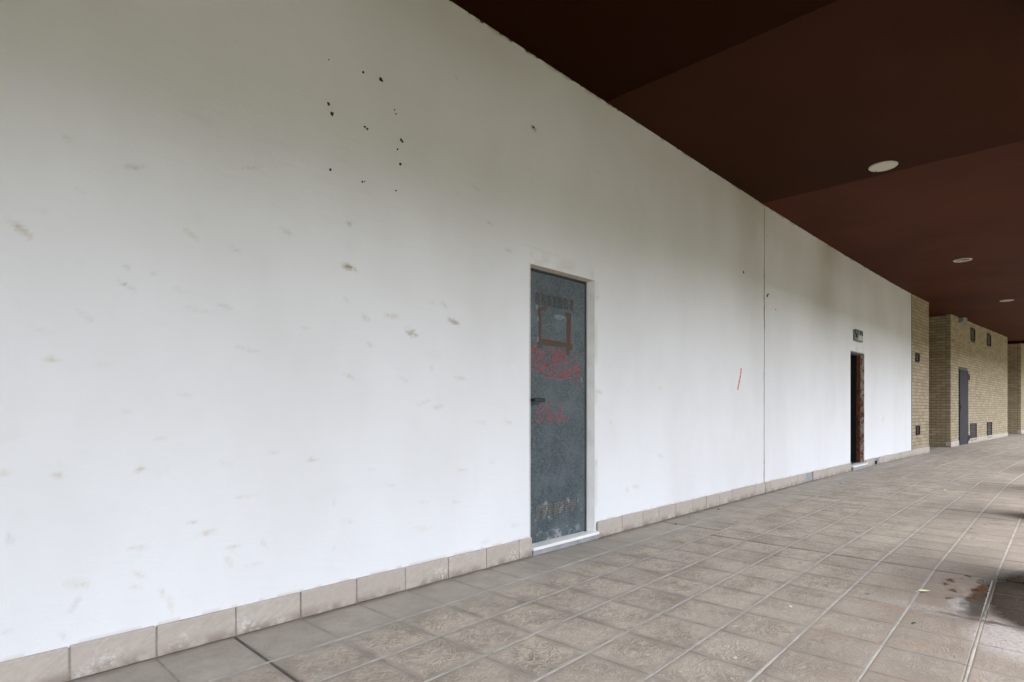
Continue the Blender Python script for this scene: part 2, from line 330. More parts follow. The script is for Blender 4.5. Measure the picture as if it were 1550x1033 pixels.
worn('rust_streak', (.30, .15, .055), .85, .3, 20, .1)

# ------------------------------------------------------------------ object helpers
FR = {}                                           # thing -> (location, rotation about z)
def props(o, label=None, cat=None, group=None, kind=None):
    if cat and not kind: kind = 'thing'
    for k, v in (('label', label), ('category', cat), ('group', group), ('kind', kind)):
        if v: o[k] = v
    return o
def thing(name, loc, rz=0, label=None, cat=None, group=None, kind=None):
    o = bpy.data.objects.new(name, None); COL.objects.link(o); o.location = loc; o.rotation_euler = (0, 0, rz)
    o.empty_display_size = .2
    FR[o.name] = (np.array(loc, float), rz)
    return props(o, label, cat, group, kind)
def w2l(par, v):
    if par is None or par.name not in FR: return v
    loc, rz = FR[par.name]; v = v - loc; c, s = math.cos(-rz), math.sin(-rz)
    return np.stack([v[:, 0] * c - v[:, 1] * s, v[:, 0] * s + v[:, 1] * c, v[:, 2]], 1)
class MB:
    """collects quads / polygons"""
    def __init__(s): s.v = []; s.f = []; s.n = 0; s.rnd = []; s.uv = []
    def add(s, v, f, rnd=0.0, uv=None):
        v = np.asarray(v, float); s.v.append(v); s.f += [tuple(i + s.n for i in q) for q in f]; s.n += len(v)
        s.rnd.append(np.full(len(v), rnd)); s.uv.append(np.asarray(uv, float) if uv is not None else np.full((len(v), 2), .5))
        return s
    def box(s, x0, x1, y0, y1, z0, z1, bev=0, rnd=0.0):
        if bev <= 0:
            v = [(x, y, z) for x in (x0, x1) for y in (y0, y1) for z in (z0, z1)]
            f = [(0, 1, 3, 2), (4, 6, 7, 5), (0, 4, 5, 1), (2, 3, 7, 6), (0, 2, 6, 4), (1, 5, 7, 3)]
            return s.add(v, f, rnd)
        bm = bmesh.new(); bmesh.ops.create_cube(bm, size=1)
        for q in bm.verts: q.co = ((x0 + x1) / 2 + q.co.x * (x1 - x0), (y0 + y1) / 2 + q.co.y * (y1 - y0), (z0 + z1) / 2 + q.co.z * (z1 - z0))
        bmesh.ops.bevel(bm, geom=bm.edges[:], offset=bev, segments=1, affect='EDGES', profile=.5)
        bm.verts.index_update()
        s.add([tuple(q.co) for q in bm.verts], [tuple(q.index for q in p.verts) for p in bm.faces], rnd); bm.free(); return s
    def prism(s, poly, axis, a, b):
        """polygon in the plane across axis ('x','y','z'), extruded from a to b"""
        n = len(poly)
        def P(p, t): return {'x': (t, p[0], p[1]), 'y': (p[0], t, p[1]), 'z': (p[0], p[1], t)}[axis]
        v = [P(p, a) for p in poly] + [P(p, b) for p in poly]
        f = [tuple(range(n))[::-1], tuple(range(n, 2 * n))] + [(i, (i + 1) % n, n + (i + 1) % n, n + i) for i in range(n)]
        return s.add(v, f)
    def cyl(s, c, r, h, axis='z', seg=24, r2=None, cap=True):
        r2 = r if r2 is None else r2; v = []
        for k, (t, q) in enumerate(((0, r), (h, r2))):
            for i in range(seg):
                a = 2 * math.pi * i / seg; u, w_ = q * math.cos(a), q * math.sin(a)
                v.append({'z': (c[0] + u, c[1] + w_, c[2] + t), 'y': (c[0] + u, c[1] + t, c[2] + w_), 'x': (c[0] + t, c[1] + u, c[2] + w_)}[axis])
        f = [(i, (i + 1) % seg, seg + (i + 1) % seg, seg + i) for i in range(seg)]
        if cap: f += [tuple(range(seg))[::-1], tuple(range(seg, 2 * seg))]
        return s.add(v, f)
    def mesh(s, name):
        me = bpy.data.meshes.new(name); v = np.concatenate(s.v) if s.v else np.zeros((0, 3))
        return s._mk(me, v)
    def _mk(s, me, v):
        me.from_pydata(v.tolist(), [], s.f)
        a = me.attributes.new('rnd', 'FLOAT', 'POINT'); a.data.foreach_set('value', np.concatenate(s.rnd))
        uvl = me.uv_layers.new(name='UVMap'); uvs = np.concatenate(s.uv)
        li = np.empty(len(me.loops), np.int32); me.loops.foreach_get('vertex_index', li)
        uvl.data.foreach_set('uv', uvs[li].ravel())
        me.update(); return me
    def build(s, name, mat, parent=None, world=False, smooth=False, **pr):
        v = np.concatenate(s.v)
        if world: v = w2l(parent, v)
        me = s._mk(bpy.data.meshes.new(name), v)
        bm = bmesh.new(); bm.from_mesh(me); bmesh.ops.recalc_face_normals(bm, faces=bm.faces[:]); bm.to_mesh(me); bm.free()
        if smooth:
            for q in me.polygons: q.use_smooth = True
        return link(name, me, mat, parent, **pr)
def link(name, me, mat, parent=None, loc=(0, 0, 0), rz=0, scale=None, **pr):
    o = bpy.data.objects.new(name, me); COL.objects.link(o)
    if mat is not None and not me.materials: me.materials.append(MAT[mat])
    o.parent = parent; o.location = loc; o.rotation_euler = (0, 0, rz)
    if scale: o.scale = scale
    return props(o, **pr)
def lerp(tab, x):
    return np.interp(x, [t[0] for t in tab], [t[1] for t in tab])

# ------------------------------------------------------------------ plan of the arcade (metres; x along the wall, y towards it)
WB = [(-16, 2.76), (1.04, 2.792), (7.42, 2.812), (10.66, 2.778), (13.8, 2.715), (15.45, 2.662), (17.0, 2.585)]   # front of the skirting
Y4 = [(-16, 1.40), (1.04, 1.492), (4.65, 1.605), (7.55, 1.640), (10.66, 1.645), (13.75, 1.530), (17, 1.43), (20.3, 1.27), (24, 1.08), (33, .60), (46, -.15)]
RP = .307
SK = .018                                         # skirting stands this far out of the wall
A2 = np.array((19.77, 2.52)); B2 = np.array((29.0, 1.965)); SL2 = math.atan2(B2[1] - A2[1], B2[0] - A2[0]); LEN2 = float(np.hypot(*(B2 - A2)))
X3 = 32.35
def wbase(x):
    if x <= 17.0: return float(lerp(WB, x))
    if A2[0] <= x <= B2[0] or x >= X3: return float(A2[1] + (x - A2[0]) * math.tan(SL2))
    return 4.35
def wy(x): return lerp(WB, x) + SK                 # plaster surface
def row(k, x): return lerp(Y4, x) + (4 - k) * RP
ZC = [(-16, 3.592), (17, 3.592), (29, 3.76), (46, 3.98)]
YO = [(-16, 4.2), (0, 3.9), (5, 2.85), (46, 2.75)]                # unseen canopy edge, made wider at this end to shade the wall
def yout(x): return float(lerp(Y4, x)) - float(lerp(YO, x))

# ------------------------------------------------------------------ ground outside and floor
g_ = MB()
xs = [-16, -5, 1.04, 4.65, 7.55, 10.66, 13.75, 17, 20.3, 24, 33, 46]
g_.add([(-400, -400, -.16), (400, -400, -.16), (400, 400, -.16), (-400, 400, -.16)], [(0, 1, 2, 3)])
g_.build('ground', 'outside', kind='structure')
# tall greenery added out of view to keep low sky off the wall top
hv = []; hf = []; hx = np.arange(-70, 130.1, 1.0); hz = [0, 1.9, 4.0, 6.0, 7.7]; hr = random.Random(21)
for ly in (0, 1):
    for x in hx:
        for j, z in enumerate(hz): hv.append((x, (-19 if ly == 0 else -22.5) + hr.uniform(-.35, .35), -.16 + z + (hr.uniform(-.5, .5) if j == 4 else 0)))
nx_ = len(hx); nz_ = len(hz); I_ = lambda l, i, j: (l * nx_ + i) * nz_ + j
for l in (0, 1):
    for i in range(nx_ - 1):
        for j in range(nz_ - 1): hf.append((I_(l, i, j), I_(l, i + 1, j), I_(l, i + 1, j + 1), I_(l, i, j + 1)))
for i in range(nx_ - 1): hf.append((I_(0, i, 4), I_(0, i + 1, 4), I_(1, i + 1, 4), I_(1, i, 4)))
MB().add(hv, hf).build('sky_blocker', 'sky_blocker', kind='stuff')
floor = thing('floor', (4, 1.5, 0), kind='structure')
m = MB(); n = len(xs)
top = [(x, yout(x), -.0028) for x in xs] + [(x, 4.5, -.0028) for x in xs]
bot = [(a, b, -.4) for a, b, c in top]
f = [(i, i + 1, n + i + 1, n + i) for i in range(n - 1)]
f += [(2 * n + i, 2 * n + i + 1, i + 1, i) for i in range(n - 1)] + [(0, n, 3 * n, 2 * n), (n - 1, 3 * n - 1, 4 * n - 1, 2 * n - 1)]
m.add(top + bot, f); m.build('mortar_bed', 'bed', floor, world=True)

# one tile: flat top, arris bevel, short sides
def tile_geo():
    b = .018; v = []; uv = []
    for (k, z) in ((.5 - b, 0.0), (.5 - b * .22, -.0018), (.5, -.006), (.5, -.02)):
        for sx_, sy_ in ((-1, -1), (1, -1), (1, 1), (-1, 1)):
            v.append((sx_ * k, sy_ * k, z)); uv.append((.5 + sx_ * k, .5 + sy_ * k))
    f = [(0, 1, 2, 3)]
    for r in range(3): f += [(4 * r + (i + 1) % 4, 4 * r + i, 4 * r + 4 + i, 4 * r + 4 + (i + 1) % 4) for i in range(4)]
    return np.array(v), f, np.array(uv)
TV, TF, TU = tile_geo()
JX = [1.04, 4.65, 7.55, 10.66, 13.75, 17.0, 20.3, 24.0, 28.0, 33.0]
KNOT = [-15.6] + JX + [45.5]
tiles = []
for k in range(-6, 13):                            # row k lies between line k (outer) and line k-1
    kn = [4.87 if (q == 4.65 and k <= 2) else q for q in KNOT]
    for a, b in zip(kn[:-1], kn[1:]):
        cnt = max(1, round((b - a - .014) / .3165)); p = (b - a - .014) / cnt
        for i in range(cnt):
            x0 = a + .007 + i * p; xc = x0 + p / 2
            lo = float(row(k, xc)); hi = float(row(k - 1, xc)); wb = min(wbase(x0 + .01), wbase(x0 + p - .01))
            if lo > wb - .03 or (k < 1 and wb < 4): continue
            hi = wb + .004 if (k == 1 and wb < 4) else min(hi - .0065, wb + .004)
            lo += .0065
            if hi - lo < .03 or lo < yout(xc) + .02: continue
            sl = math.atan2(float(row(k, x0 + p) - row(k, x0)), p)
            tiles.append((xc, (lo + hi) / 2, p - random.choice((.003, .004, .005)), hi - lo, sl))
CA, SA = math.cos(rad(HEAD)), math.sin(rad(HEAD))
def in_view(x, y):
    d = x * CA + y * SA; r = x * SA - y * CA
    return d > 2.0 and abs(r) < d * .90 + .2
near = sorted([t for t in tiles if in_view(t[0], t[1])], key=lambda t: t[0] ** 2 + t[1] ** 2)[:298]
nearset = set(near)
meshes = []
for j in range(3):
    b_ = MB(); b_.add(TV, TF, 0.0, TU); me = b_.mesh('paving_tile'); me.materials.append(MAT['tile']); meshes.append(me)
fl_, frz = FR['floor']
for t in near:
    o = link('paving_tile', random.choice(meshes), None, floor, (t[0] - fl_[0], t[1] - fl_[1], random.uniform(-.0007, .0004)), t[4] + random.uniform(-.002, .002), (t[2], t[3], 1))
    o.rotation_euler[0] = random.gauss(0, .0012); o.rotation_euler[1] = random.gauss(0, .0012)
far = MB()
for t in tiles:
    if t in nearset: continue
    c, s = math.cos(t[4]), math.sin(t[4]); x = TV[:, 0] * t[2]; y = TV[:, 1] * t[3]
    far.add(np.stack([t[0] + x * c - y * s, t[1] + x * s + y * c, TV[:, 2] + random.uniform(-.0006, .0003)], 1), TF, random.random(), TU)
far.build('paving_tile', 'tile', floor, world=True, kind='stuff')
# raised pale grout bars between the rows
for k in range(0, 12):
    bar = MB(); x = -3.0
    while x < 45:
        l = .3165 if x < 12 else 1.2
        x1 = min(x + l - random.uniform(.001, .004), 45.4)
        j = random.uniform(-.0008, .0008); z = random.uniform(.0002, .0015); hw = random.uniform(.0046, .0058)
        y0, y1 = float(row(k, x)), float(row(k, x1))
        if min(wbase(x), wbase(x1)) > max(y0, y1) + (.01 if k > 0 else 1.0):
            o_ = -.0008
            v = [(x, y0 - hw + j + o_, z - .0022), (x1, y1 - hw + j + o_, z - .0022), (x1, y1 + hw + j + o_, z - .0022), (x, y0 + hw + j + o_, z - .0022)]
            v += [(x, y0 - hw * .82 + j + o_, z), (x1, y1 - hw * .82 + j + o_, z), (x1, y1 + hw * .82 + j + o_, z), (x, y0 + hw * .82 + j + o_, z)]
            v += [(x, y0 - hw + j + o_, -.006), (x1, y1 - hw + j + o_, -.006), (x1, y1 + hw + j + o_, -.006), (x, y0 + hw + j + o_, -.006)]
            bar.add(v, [(4, 5, 6, 7), (0, 1, 5, 4), (1, 2, 6, 5), (2, 3, 7, 6), (3, 0, 4, 7), (8, 9, 1, 0), (9, 10, 2, 1), (10, 11, 3, 2), (11, 8, 0, 3)])
        x += l
    if bar.v: bar.build('grout_bar', 'grout', floor, world=True)
for xj in JX:
    jm = MB()
    if xj == 4.65:
        jm.box(4.643, 4.657, yout(xj), float(row(2, 4.65)) - .004, -.0065, -.0012); jm.box(4.863, 4.877, float(row(2, 4.87)) + .004, wbase(4.87), -.0065, -.0012)
    else: jm.box(xj - .0055, xj + .0055, yout(xj), min(wbase(xj - .01), wbase(xj + .01)), -.0065, -.0012)
    jm.build('expansion_joint', 'joint_dark', floor, world=True)

# ------------------------------------------------------------------ ceiling
ceiling = thing('ceiling', (4, 1, 3.59), kind='structure')
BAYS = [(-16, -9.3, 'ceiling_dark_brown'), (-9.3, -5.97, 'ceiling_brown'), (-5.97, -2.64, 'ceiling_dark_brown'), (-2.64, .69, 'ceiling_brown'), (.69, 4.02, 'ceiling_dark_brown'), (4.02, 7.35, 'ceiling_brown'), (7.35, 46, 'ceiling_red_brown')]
for a, b, mt in BAYS:
    xx = sorted({a, b} | {x for x in xs + [29] if a < x < b}); n = len(xx); a_ = .003
    xx[0] += a_; xx[-1] -= a_
    v = []
    for x in xx:
        z = float(lerp(ZC, x)); yb = 3.3 if x < 16 else 4.6
        v += [(x, yout(x), z), (x, yb, z), (x, yb, z + .35), (x, yout(x), z + .35)]
    f = [(0, 1, 2, 3), tuple(4 * (n - 1) + i for i in (3, 2, 1, 0))]
    for i in range(n - 1):
        for q in range(4): f.append((4 * i + q, 4 * i + 4 + q, 4 * i + 4 + (q + 1) % 4, 4 * i + (q + 1) % 4))
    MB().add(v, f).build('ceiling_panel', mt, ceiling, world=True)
# dark downstand at the far end, above the last recess
db = MB(); db.box(31.1, 31.45, 0.2 - 2.0, 4.4, 3.70, 3.85); db.build('downstand_beam', 'ceiling_dark_brown', ceiling, world=True)
# slab seals the gap lines between the bays
sl_ = MB(); sl_.box(-16, 16, -.9, 3.25, 3.90, 4.05); sl_.build('roof_slab', 'cement', ceiling, world=True)

# ------------------------------------------------------------------ plaster wall
D1 = (3.075, 3.856, 2.087)                         # first door opening
D2 = (11.07, 11.89, 2.045)
wall = thing('plaster_wall', (4, 2.81, 0), 0, 'long white plaster wall with scuffs, plugged holes and a stone skirting', 'wall')
NZ = RNG.normal(size=(64, 64))
def vnoise(x, y):
    xi = np.floor(x).astype(int); yi = np.floor(y).astype(int); fx = x - xi; fy = y - yi
    fx = fx * fx * (3 - 2 * fx); fy = fy * fy * (3 - 2 * fy); g = lambda i, j: NZ[i % 64, j % 64]
    return (g(xi, yi) * (1 - fx) + g(xi + 1, yi) * fx) * (1 - fy) + (g(xi, yi + 1) * (1 - fx) + g(xi + 1, yi + 1) * fx) * fy
def plaster_panel(xsamp, zsamp, openings, jl=None, jr=None):
    nx, nz = len(xsamp), len(zsamp)
    X, Z = np.meshgrid(xsamp, zsamp, indexing='ij')
    Y = wy(X) + .0012 * vnoise(X * 1.6, Z * 1.6)
    for (a, b, h) in openings:                     # keep the arrises crisp
        pass
    if jl is not None: X[0] += jl(zsamp)
    if jr is not None: X[-1] += jr(zsamp)
    col = np.zeros((nx, nz, 4))
    for (ax, az, bx, bz, wd, st, kd) in STAINS:
        k = 1.0064; ax *= k; bx *= k; az = 1.05 + (az - 1.05) * k; bz = 1.05 + (bz - 1.05) * k
        i0, i1 = np.searchsorted(xsamp, (min(ax, bx) - .12, max(ax, bx) + .12))
        if i1 <= i0: continue
        xx, zz = X[i0:i1], Z[i0:i1]; dx, dz = bx - ax, bz - az; L = math.hypot(dx, dz)
        u = ((xx - (ax + bx) / 2) * dx + (zz - (az + bz) / 2) * dz) / L; vv = (-(xx - ax) * dz + (zz - az) * dx) / L
        sh = vnoise(xx * 70, zz * 70) * .16
        e = np.sqrt((u / (L / 2 + .004)) ** 2 + (vv / wd) ** 2) + sh
        s = st * np.clip(1.25 - e, 0, 1) ** .8 * (.8 + .25 * vnoise(xx * 120, zz * 45))
        if kd == 0: s = s * 1.3
        else: s = s * 1.15
        s = np.clip(s, 0, 1)
        col[i0:i1, :, kd] = np.maximum(col[i0:i1, :, kd], s)
        if kd == 2: col[i0:i1, :, 0] = np.maximum(col[i0:i1, :, 0], np.clip(st * (1.5 - e), 0, 1) * .7)
    grime_shade = np.zeros((nx, nz))
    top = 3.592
    grime_shade += .55 * np.clip(1 - (top - Z) / (.018 + .014 * np.abs(vnoise(X * 9, X * 3))), 0, 1) * (vnoise(X * 14, Z * 6) > .2)
    grime_shade += .46 * np.exp(-((top - Z) / .42) ** 2) * (.7 + .3 * vnoise(X * 1.1, Z * .8))  # band under the ceiling: shade painted into the colour along with grime
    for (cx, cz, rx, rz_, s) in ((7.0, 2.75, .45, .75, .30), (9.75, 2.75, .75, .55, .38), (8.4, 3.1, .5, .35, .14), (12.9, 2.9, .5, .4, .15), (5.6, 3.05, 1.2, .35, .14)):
        grime_shade += s * np.exp(-((X - cx) / rx) ** 2 - ((Z - cz) / rz_) ** 2) * (.9 + .08 * vnoise(X * 3, Z * 1.2))
    grime_shade += .40 * np.clip(1 - (Z - .132) / .012, 0, 1) * (Z > .12) * (vnoise(X * 23, Z) > -.1)
    for (a, b, h) in openings:                     # hand marks round the opening
        grime_shade += .20 * np.exp(-((X - b - .02) / .025) ** 2) * (Z < h) * np.clip(vnoise(X * 9, Z * 6), 0, 1)
        grime_shade += .16 * np.exp(-((Z - h - .04) / .06) ** 2) * (X > a) * (X < b) * np.clip(vnoise(X * 12, Z * 12) + .3, 0, 1)
    col[..., 3] = np.clip(grime_shade, 0, 1)
    V = np.stack([X, Y, Z], -1).reshape(-1, 3)
    I = np.arange(nx * nz).reshape(nx, nz)
    q = np.stack([I[:-1, :-1], I[1:, :-1], I[1:, 1:], I[:-1, 1:]], -1)
    xm = (xsamp[:-1] + xsamp[1:]) / 2; zm = (zsamp[:-1] + zsamp[1:]) / 2
    keep = np.ones((nx - 1, nz - 1), bool)
    for (a, b, h) in openings: keep &= ~((xm[:, None] > a) & (xm[:, None] < b) & (zm[None, :] < h))
    q = q[keep]
    T = .26; extra_v = []; extra_f = []; base = len(V)
    def quad(*p):
        i = base + len(extra_v); extra_v.extend(p); extra_f.append((i, i + 1, i + 2, i + 3))
    xb = [xsamp[0]] + [x for x, _ in WB if xsamp[0] < x < xsamp[-1]] + [xsamp[-1]]
    edges = sorted(set(xb) | {e for o_ in openings for e in o_[:2]})
    for a, b in zip(edges[:-1], edges[1:]):        # back sheet
        zb = 0.0
        for o_ in openings:
            if o_[0] <= (a + b) / 2 <= o_[1]: zb = o_[2]
        quad((a, float(wy(a)) + T, zb), (a, float(wy(a)) + T, 3.62), (b, float(wy(b)) + T, 3.62), (b, float(wy(b)) + T, zb))
    for x in (xsamp[0], xsamp[-1]):
        quad((x, float(wy(x)), 0), (x, float(wy(x)) + T, 0), (x, float(wy(x)) + T, 3.62), (x, float(wy(x)), 3.62))
    for (a, b, h) in openings:
        for x in (a, b): quad((x, float(wy(x)), 0), (x, float(wy(x)) + T, 0), (x, float(wy(x)) + T, h), (x, float(wy(x)), h))
        quad((a, float(wy(a)), h), (b, float(wy(b)), h), (b, float(wy(b)) + T, h), (a, float(wy(a)) + T, h))
    V = w2l(wall, np.concatenate([V, np.array(extra_v)]))
    me = bpy.data.meshes.new('plaster_panel')
    nf = len(q) + len(extra_f); fl = np.concatenate([q.reshape(-1), np.array(extra_f).reshape(-1)])
    me.vertices.add(len(V)); me.vertices.foreach_set('co', V.ravel())
    me.loops.add(nf * 4); me.loops.foreach_set('vertex_index', fl.astype(np.int32))
    me.polygons.add(nf); me.polygons.foreach_set('loop_start', np.arange(nf, dtype=np.int32) * 4)
    me.update(calc_edges=True); me.validate()
    me.polygons.foreach_set('use_smooth', np.arange(nf) < len(q))
    at = me.attributes.new('stain_shade', 'FLOAT_COLOR', 'POINT')
    full = np.zeros((len(V), 4)); full[:nx * nz] = col.reshape(-1, 4); at.data.foreach_set('color', full.ravel())
    return link('plaster_panel', me, 'plaster', wall)
def samples(a, b, d, extra):
    s = set(np.round(np.linspace(a, b, max(2, round((b - a) / d) + 1)), 5).tolist())
    for e in extra: s = {x for x in s if abs(x - e) > d * .4} | {e}
    return sorted(s)
JXW = 7.432                                        # the vertical joint in the plaster
jit = lambda z: .0022 * vnoise(z * 9 + 3, z * 0) + .0035 * vnoise(z * 1.7, z * 0 + 5)
xl = np.array(sorted(set(samples(-.3, JXW - .007, .0125, [D1[0], D1[1]])) | set(np.arange(-15.9, -.4, .9).round(3).tolist())))
zl = np.array(samples(0, 3.62, .0125, [D1[2]]))
plaster_panel(xl, zl, [D1], jr=jit)
xr = np.array(samples(JXW + .007, 15.44, .028, [D2[0], D2[1]])); zr = np.array(samples(0, 3.62, .0175, [D2[2]]))
plaster_panel(xr, zr, [D2], jl=jit)
zz_ = np.arange(.13, 3.59, .035); rg = random.Random(4); cv = []; cf = []
for i, z in enumerate(zz_):
    cx = JXW + float(jit(np.array([z]))[0]) + rg.uniform(-.0015, .0015); hw = .0085 + .004 * math.sin(z * 2.3) * math.sin(z * 5.1) + rg.uniform(-.003, .003); yy = float(wy(JXW)) - .0016
    cv += [(cx - hw, yy + .003, z), (cx - hw * .6, yy, z), (cx + hw * .6, yy, z), (cx + hw, yy + .003, z)]
for i in range(len(zz_) - 1):
    for j in range(3): cf.append((4 * i + j, 4 * i + j + 1, 4 * i + 5 + j, 4 * i + 4 + j))
MB().add(cv, cf).build('joint_crack', 'crack', wall, world=True)
MB().box(JXW - .03, JXW + .03, float(wy(JXW)) + .006, float(wy(JXW)) + .03, .0, 3.59).build('joint_filler', 'crack', wall, world=True)
# skirting stones
def skirt_run(xj, parent, h=.130, skip=(), tops=None):
    for i, (a, b) in enumerate(zip(xj[:-1], xj[1:])):
        if i in skip: continue
        ya, yb_ = float(lerp(WB, a)), float(lerp(WB, b)); hh = h + random.uniform(-.003, .004); out = random.uniform(-.0015, .0015)
        mb = MB(); L = b - a - .006
        mb.box(-L / 2, L / 2, 0, SK + .012, 0, hh, .0028)
        loc = FR[parent.name][0]
        mb.build('skirting_stone', 'skirt', parent, loc=((a + b) / 2 - loc[0], (ya + yb_) / 2 + out - loc[1], .002), rz=math.atan2(yb_ - ya, b - a))
XA = [-3.35 + .3165 * i for i in range(12)] + [.427, .723, 1.046, 1.359, 1.675, 1.993, 2.314, 2.638, 2.951, 3.086]
XB = [3.885, 4.231, 4.565, 4.845, 5.164, 5.501, 5.814, 6.119, 6.456, 6.782, 7.112, 7.424]
XC = [7.440, 7.60, 7.92, 8.235, 8.555, 8.88, 9.19, 9.535, 9.85, 10.21, 10.56, 10.85, 11.065]
XD = [11.93, 12.20, 12.50, 12.82, 13.13, 13.50, 13.86, 14.2, 14.5, 14.83, 15.15, 15.44]
skirt_run([-15.8, -12, -8, -5, -3.35], wall); skirt_run(XA, wall); skirt_run(XB, wall)
skirt_run(XC, wall, skip=(5,)); skirt_run(XD, wall, skip=(2,))
MB().box(8.885, 9.185, float(wy(9)) - .008, float(wy(9)) + .01, .002, .128, .003).build('skirting_gap_patch', 'cement', wall, world=True)
MB().box(12.505, 12.815, float(wy(12.6)) - .004, float(wy(12.6)) + .02, .002, .128, .003).build('skirting_gap_patch', 'void', wall, world=True)  # dark colour painted in for the shaded hole of a missing stone
MB().box(12.56, 12.70, float(wy(12.6)) - .010, float(wy(12.6)) + .01, .075, .13, .003).build('skirting_gap_patch', 'cement', wall, world=True)
# mortar left standing behind and under the stones
for a, b in ((-15.8, 3.09), (3.88, 7.42), (7.44, 8.88), (9.19, 11.07), (11.92, 12.50), (12.82, 15.44)):
    kn = sorted({a, b} | {x for x, _ in WB if a < x < b})
    fm = MB()
    for p_, q_ in zip(kn[:-1], kn[1:]):
        y0, y1 = float(lerp(WB, p_)) + .006, float(lerp(WB, q_)) + .006
        fm.add([(p_, y0, 0), (q_, y1, 0), (q_, y1, .122), (p_, y0, .122), (p_, y0 + .03, 0), (q_, y1 + .03, 0), (q_, y1 + .03, .122), (p_, y0 + .03, .122)],
               [(0, 1, 2, 3), (3, 2, 6, 7), (0, 3, 7, 4), (1, 5, 6, 2)])
    fm.build('skirting_mortar', 'mortar_skirt', wall, world=True)
# old drill holes with broken rims
def hole(x, z, r, par, mat='void', sx_=1.0):
    yy = float(wy(x)); n = 9; v = [(x, yy - .0015, z)]; v2 = []
    for i in range(n):
        a = 2 * math.pi * i / n; q = r * random.uniform(.55, 1.25)
        v.append((x + sx_ * q * math.cos(a), yy - .0035, z + q * math.sin(a))); v2.append((x + sx_ * q * 1.1 * math.cos(a), yy + .004, z + q * 1.1 * math.sin(a)))
    f = [(0, 1 + i, 1 + (i + 1) % n) for i in range(n)] + [(1 + i, 1 + n + i, 1 + n + (i + 1) % n, 1 + (i + 1) % n) for i in range(n)]
    MB().add(v + v2, f).build('drill_hole', mat, par, world=True)
for x, z, r in ((1.52, 2.87, .005), (1.725, 2.89, .010), (1.84, 2.895, .017), (1.52, 2.64, .012), (1.54, 2.595, .015), (1.735, 2.595, .010), (1.75, 2.588, .009), (1.975, 2.605, .008), (1.985, 2.595, .009), (1.972, 2.598, .006), (1.97, 2.46, .012),
                (1.53, 2.30, .010), (1.72, 2.29, .007), (1.735, 2.295, .005), (1.94, 2.30, .006), (1.95, 2.54, .007), (3.117, 3.07, .013), (6.80, 2.65, .022), (7.53, 2.475, .024), (7.56, 2.50, .014), (1.94, 2.74, .006), (1.93, 2.76, .005), (7.50, 3.22, .012), (7.80, 2.33, .012)):
    hole(x, z, r * .72, wall, 'hole_brown')
rg = random.Random(31)
for i in range(40):                                # chipped plaster under the ceiling
    x = rg.choice((rg.uniform(1.8, 4), rg.uniform(4, 8), rg.uniform(8, 15))); hole(x, 3.589 - rg.uniform(0, .003), rg.uniform(.003, .0085), wall, 'hole_brown', rg.uniform(1, 2.6))
def ribbon(mb, pts, width, y, taper=False, depth=.0012, smooth=True):
    P = np.array(pts, float)
    if smooth and len(P) > 2:
        Q = []
        E = np.vstack([2 * P[0] - P[1], P, 2 * P[-1] - P[-2]])
        for i in range(len(P) - 1):
            for t in np.linspace(0, 1, 6, endpoint=False):
                a, b, c, d = E[i], E[i + 1], E[i + 2], E[i + 3]
                Q.append(.5 * (2 * b + (c - a) * t + (2 * a - 5 * b + 4 * c - d) * t * t + (3 * b - a - 3 * c + d) * t ** 3))
        P = np.array(Q + [P[-1]])
    n = len(P); T_ = np.gradient(P, axis=0); T_ /= np.maximum(np.linalg.norm(T_, axis=1), 1e-9)[:, None]; N_ = np.stack([-T_[:, 1], T_[:, 0]], 1)
    wd = width * (.75 + .25 * np.sin(np.arange(n) * 1.3 + 1)) * (np.linspace(1, .45, n) if taper else 1)
    a = P + N_ * wd[:, None] / 2; b = P - N_ * wd[:, None] / 2
    jl_ = random.uniform(0, .0004)
    v = [(q[0], y - depth - jl_, q[1]) for q in a] + [(q[0], y - depth - jl_, q[1]) for q in b]
    v += [(q[0], y + .001, q[1]) for q in a] + [(q[0], y + .001, q[1]) for q in b]
    f = [(i, i + 1, n + i + 1, n + i) for i in range(n - 1)] + [(2 * n + i, 2 * n + i + 1, i + 1, i) for i in range(n - 1)] + [(n + i, n + i + 1, 3 * n + i + 1, 3 * n + i) for i in range(n - 1)]
    mb.add(v, f)
rp = MB(); ribbon(rp, [(6.735, 1.518), (6.725, 1.46), (6.70, 1.40), (6.665, 1.33), (6.648, 1.295), (6.645, 1.265)], .026, float(wy(6.7)), depth=.003)
rp.build('paint_stroke', 'red_paint', wall, world=True)

# ------------------------------------------------------------------ closed blue-grey door
dY = float(wy(3.4))
d1 = thing('metal_door', (D1[0], dY, 0), 0, 'closed blue grey metal door with red graffiti, set in the white wall', 'door')
W1 = D1[1] - D1[0]; LY = .044                      # leaf stands this deep in the opening
leaf = MB().box(.026, W1 - .070, LY, LY + .045, .066, 2.055, .003).build('door_leaf', 'doorpaint', d1)
fr = MB().box(.0122, .026, LY - .003, LY + .09, .0605, 2.072).box(W1 - .066, W1 - .0475, LY + .004, LY + .09, .0605, 2.072).box(.026, W1 - .066, LY - .003, LY + .09, 2.0575, 2.072)
fr.build('door_frame', 'frame_dark', d1)
MB().box(0, .0118, -.002, LY + .1, .0605, D1[2]).build('jamb_slab', 'jamb', d1)
MB().prism([(W1, -.002), (W1, LY + .1), (W1 - .047, LY + .1), (W1 - .047, .037)], 'z', .0605, D1[2] - .0005).build('jamb_slab', 'jamb', d1)
MB().prism([(-.0015, D1[2]), (LY + .1, D1[2]), (LY + .1, D1[2] - .014), (.037, D1[2] - .014), (-.0015, D1[2] - .001)], 'x', .012, W1 - .004).build('lintel_slab', 'soffit', d1)
MB().box(.014, W1 + .022, -.034, LY + .1, .036, .060, .003).build('sill', 'marble', d1)
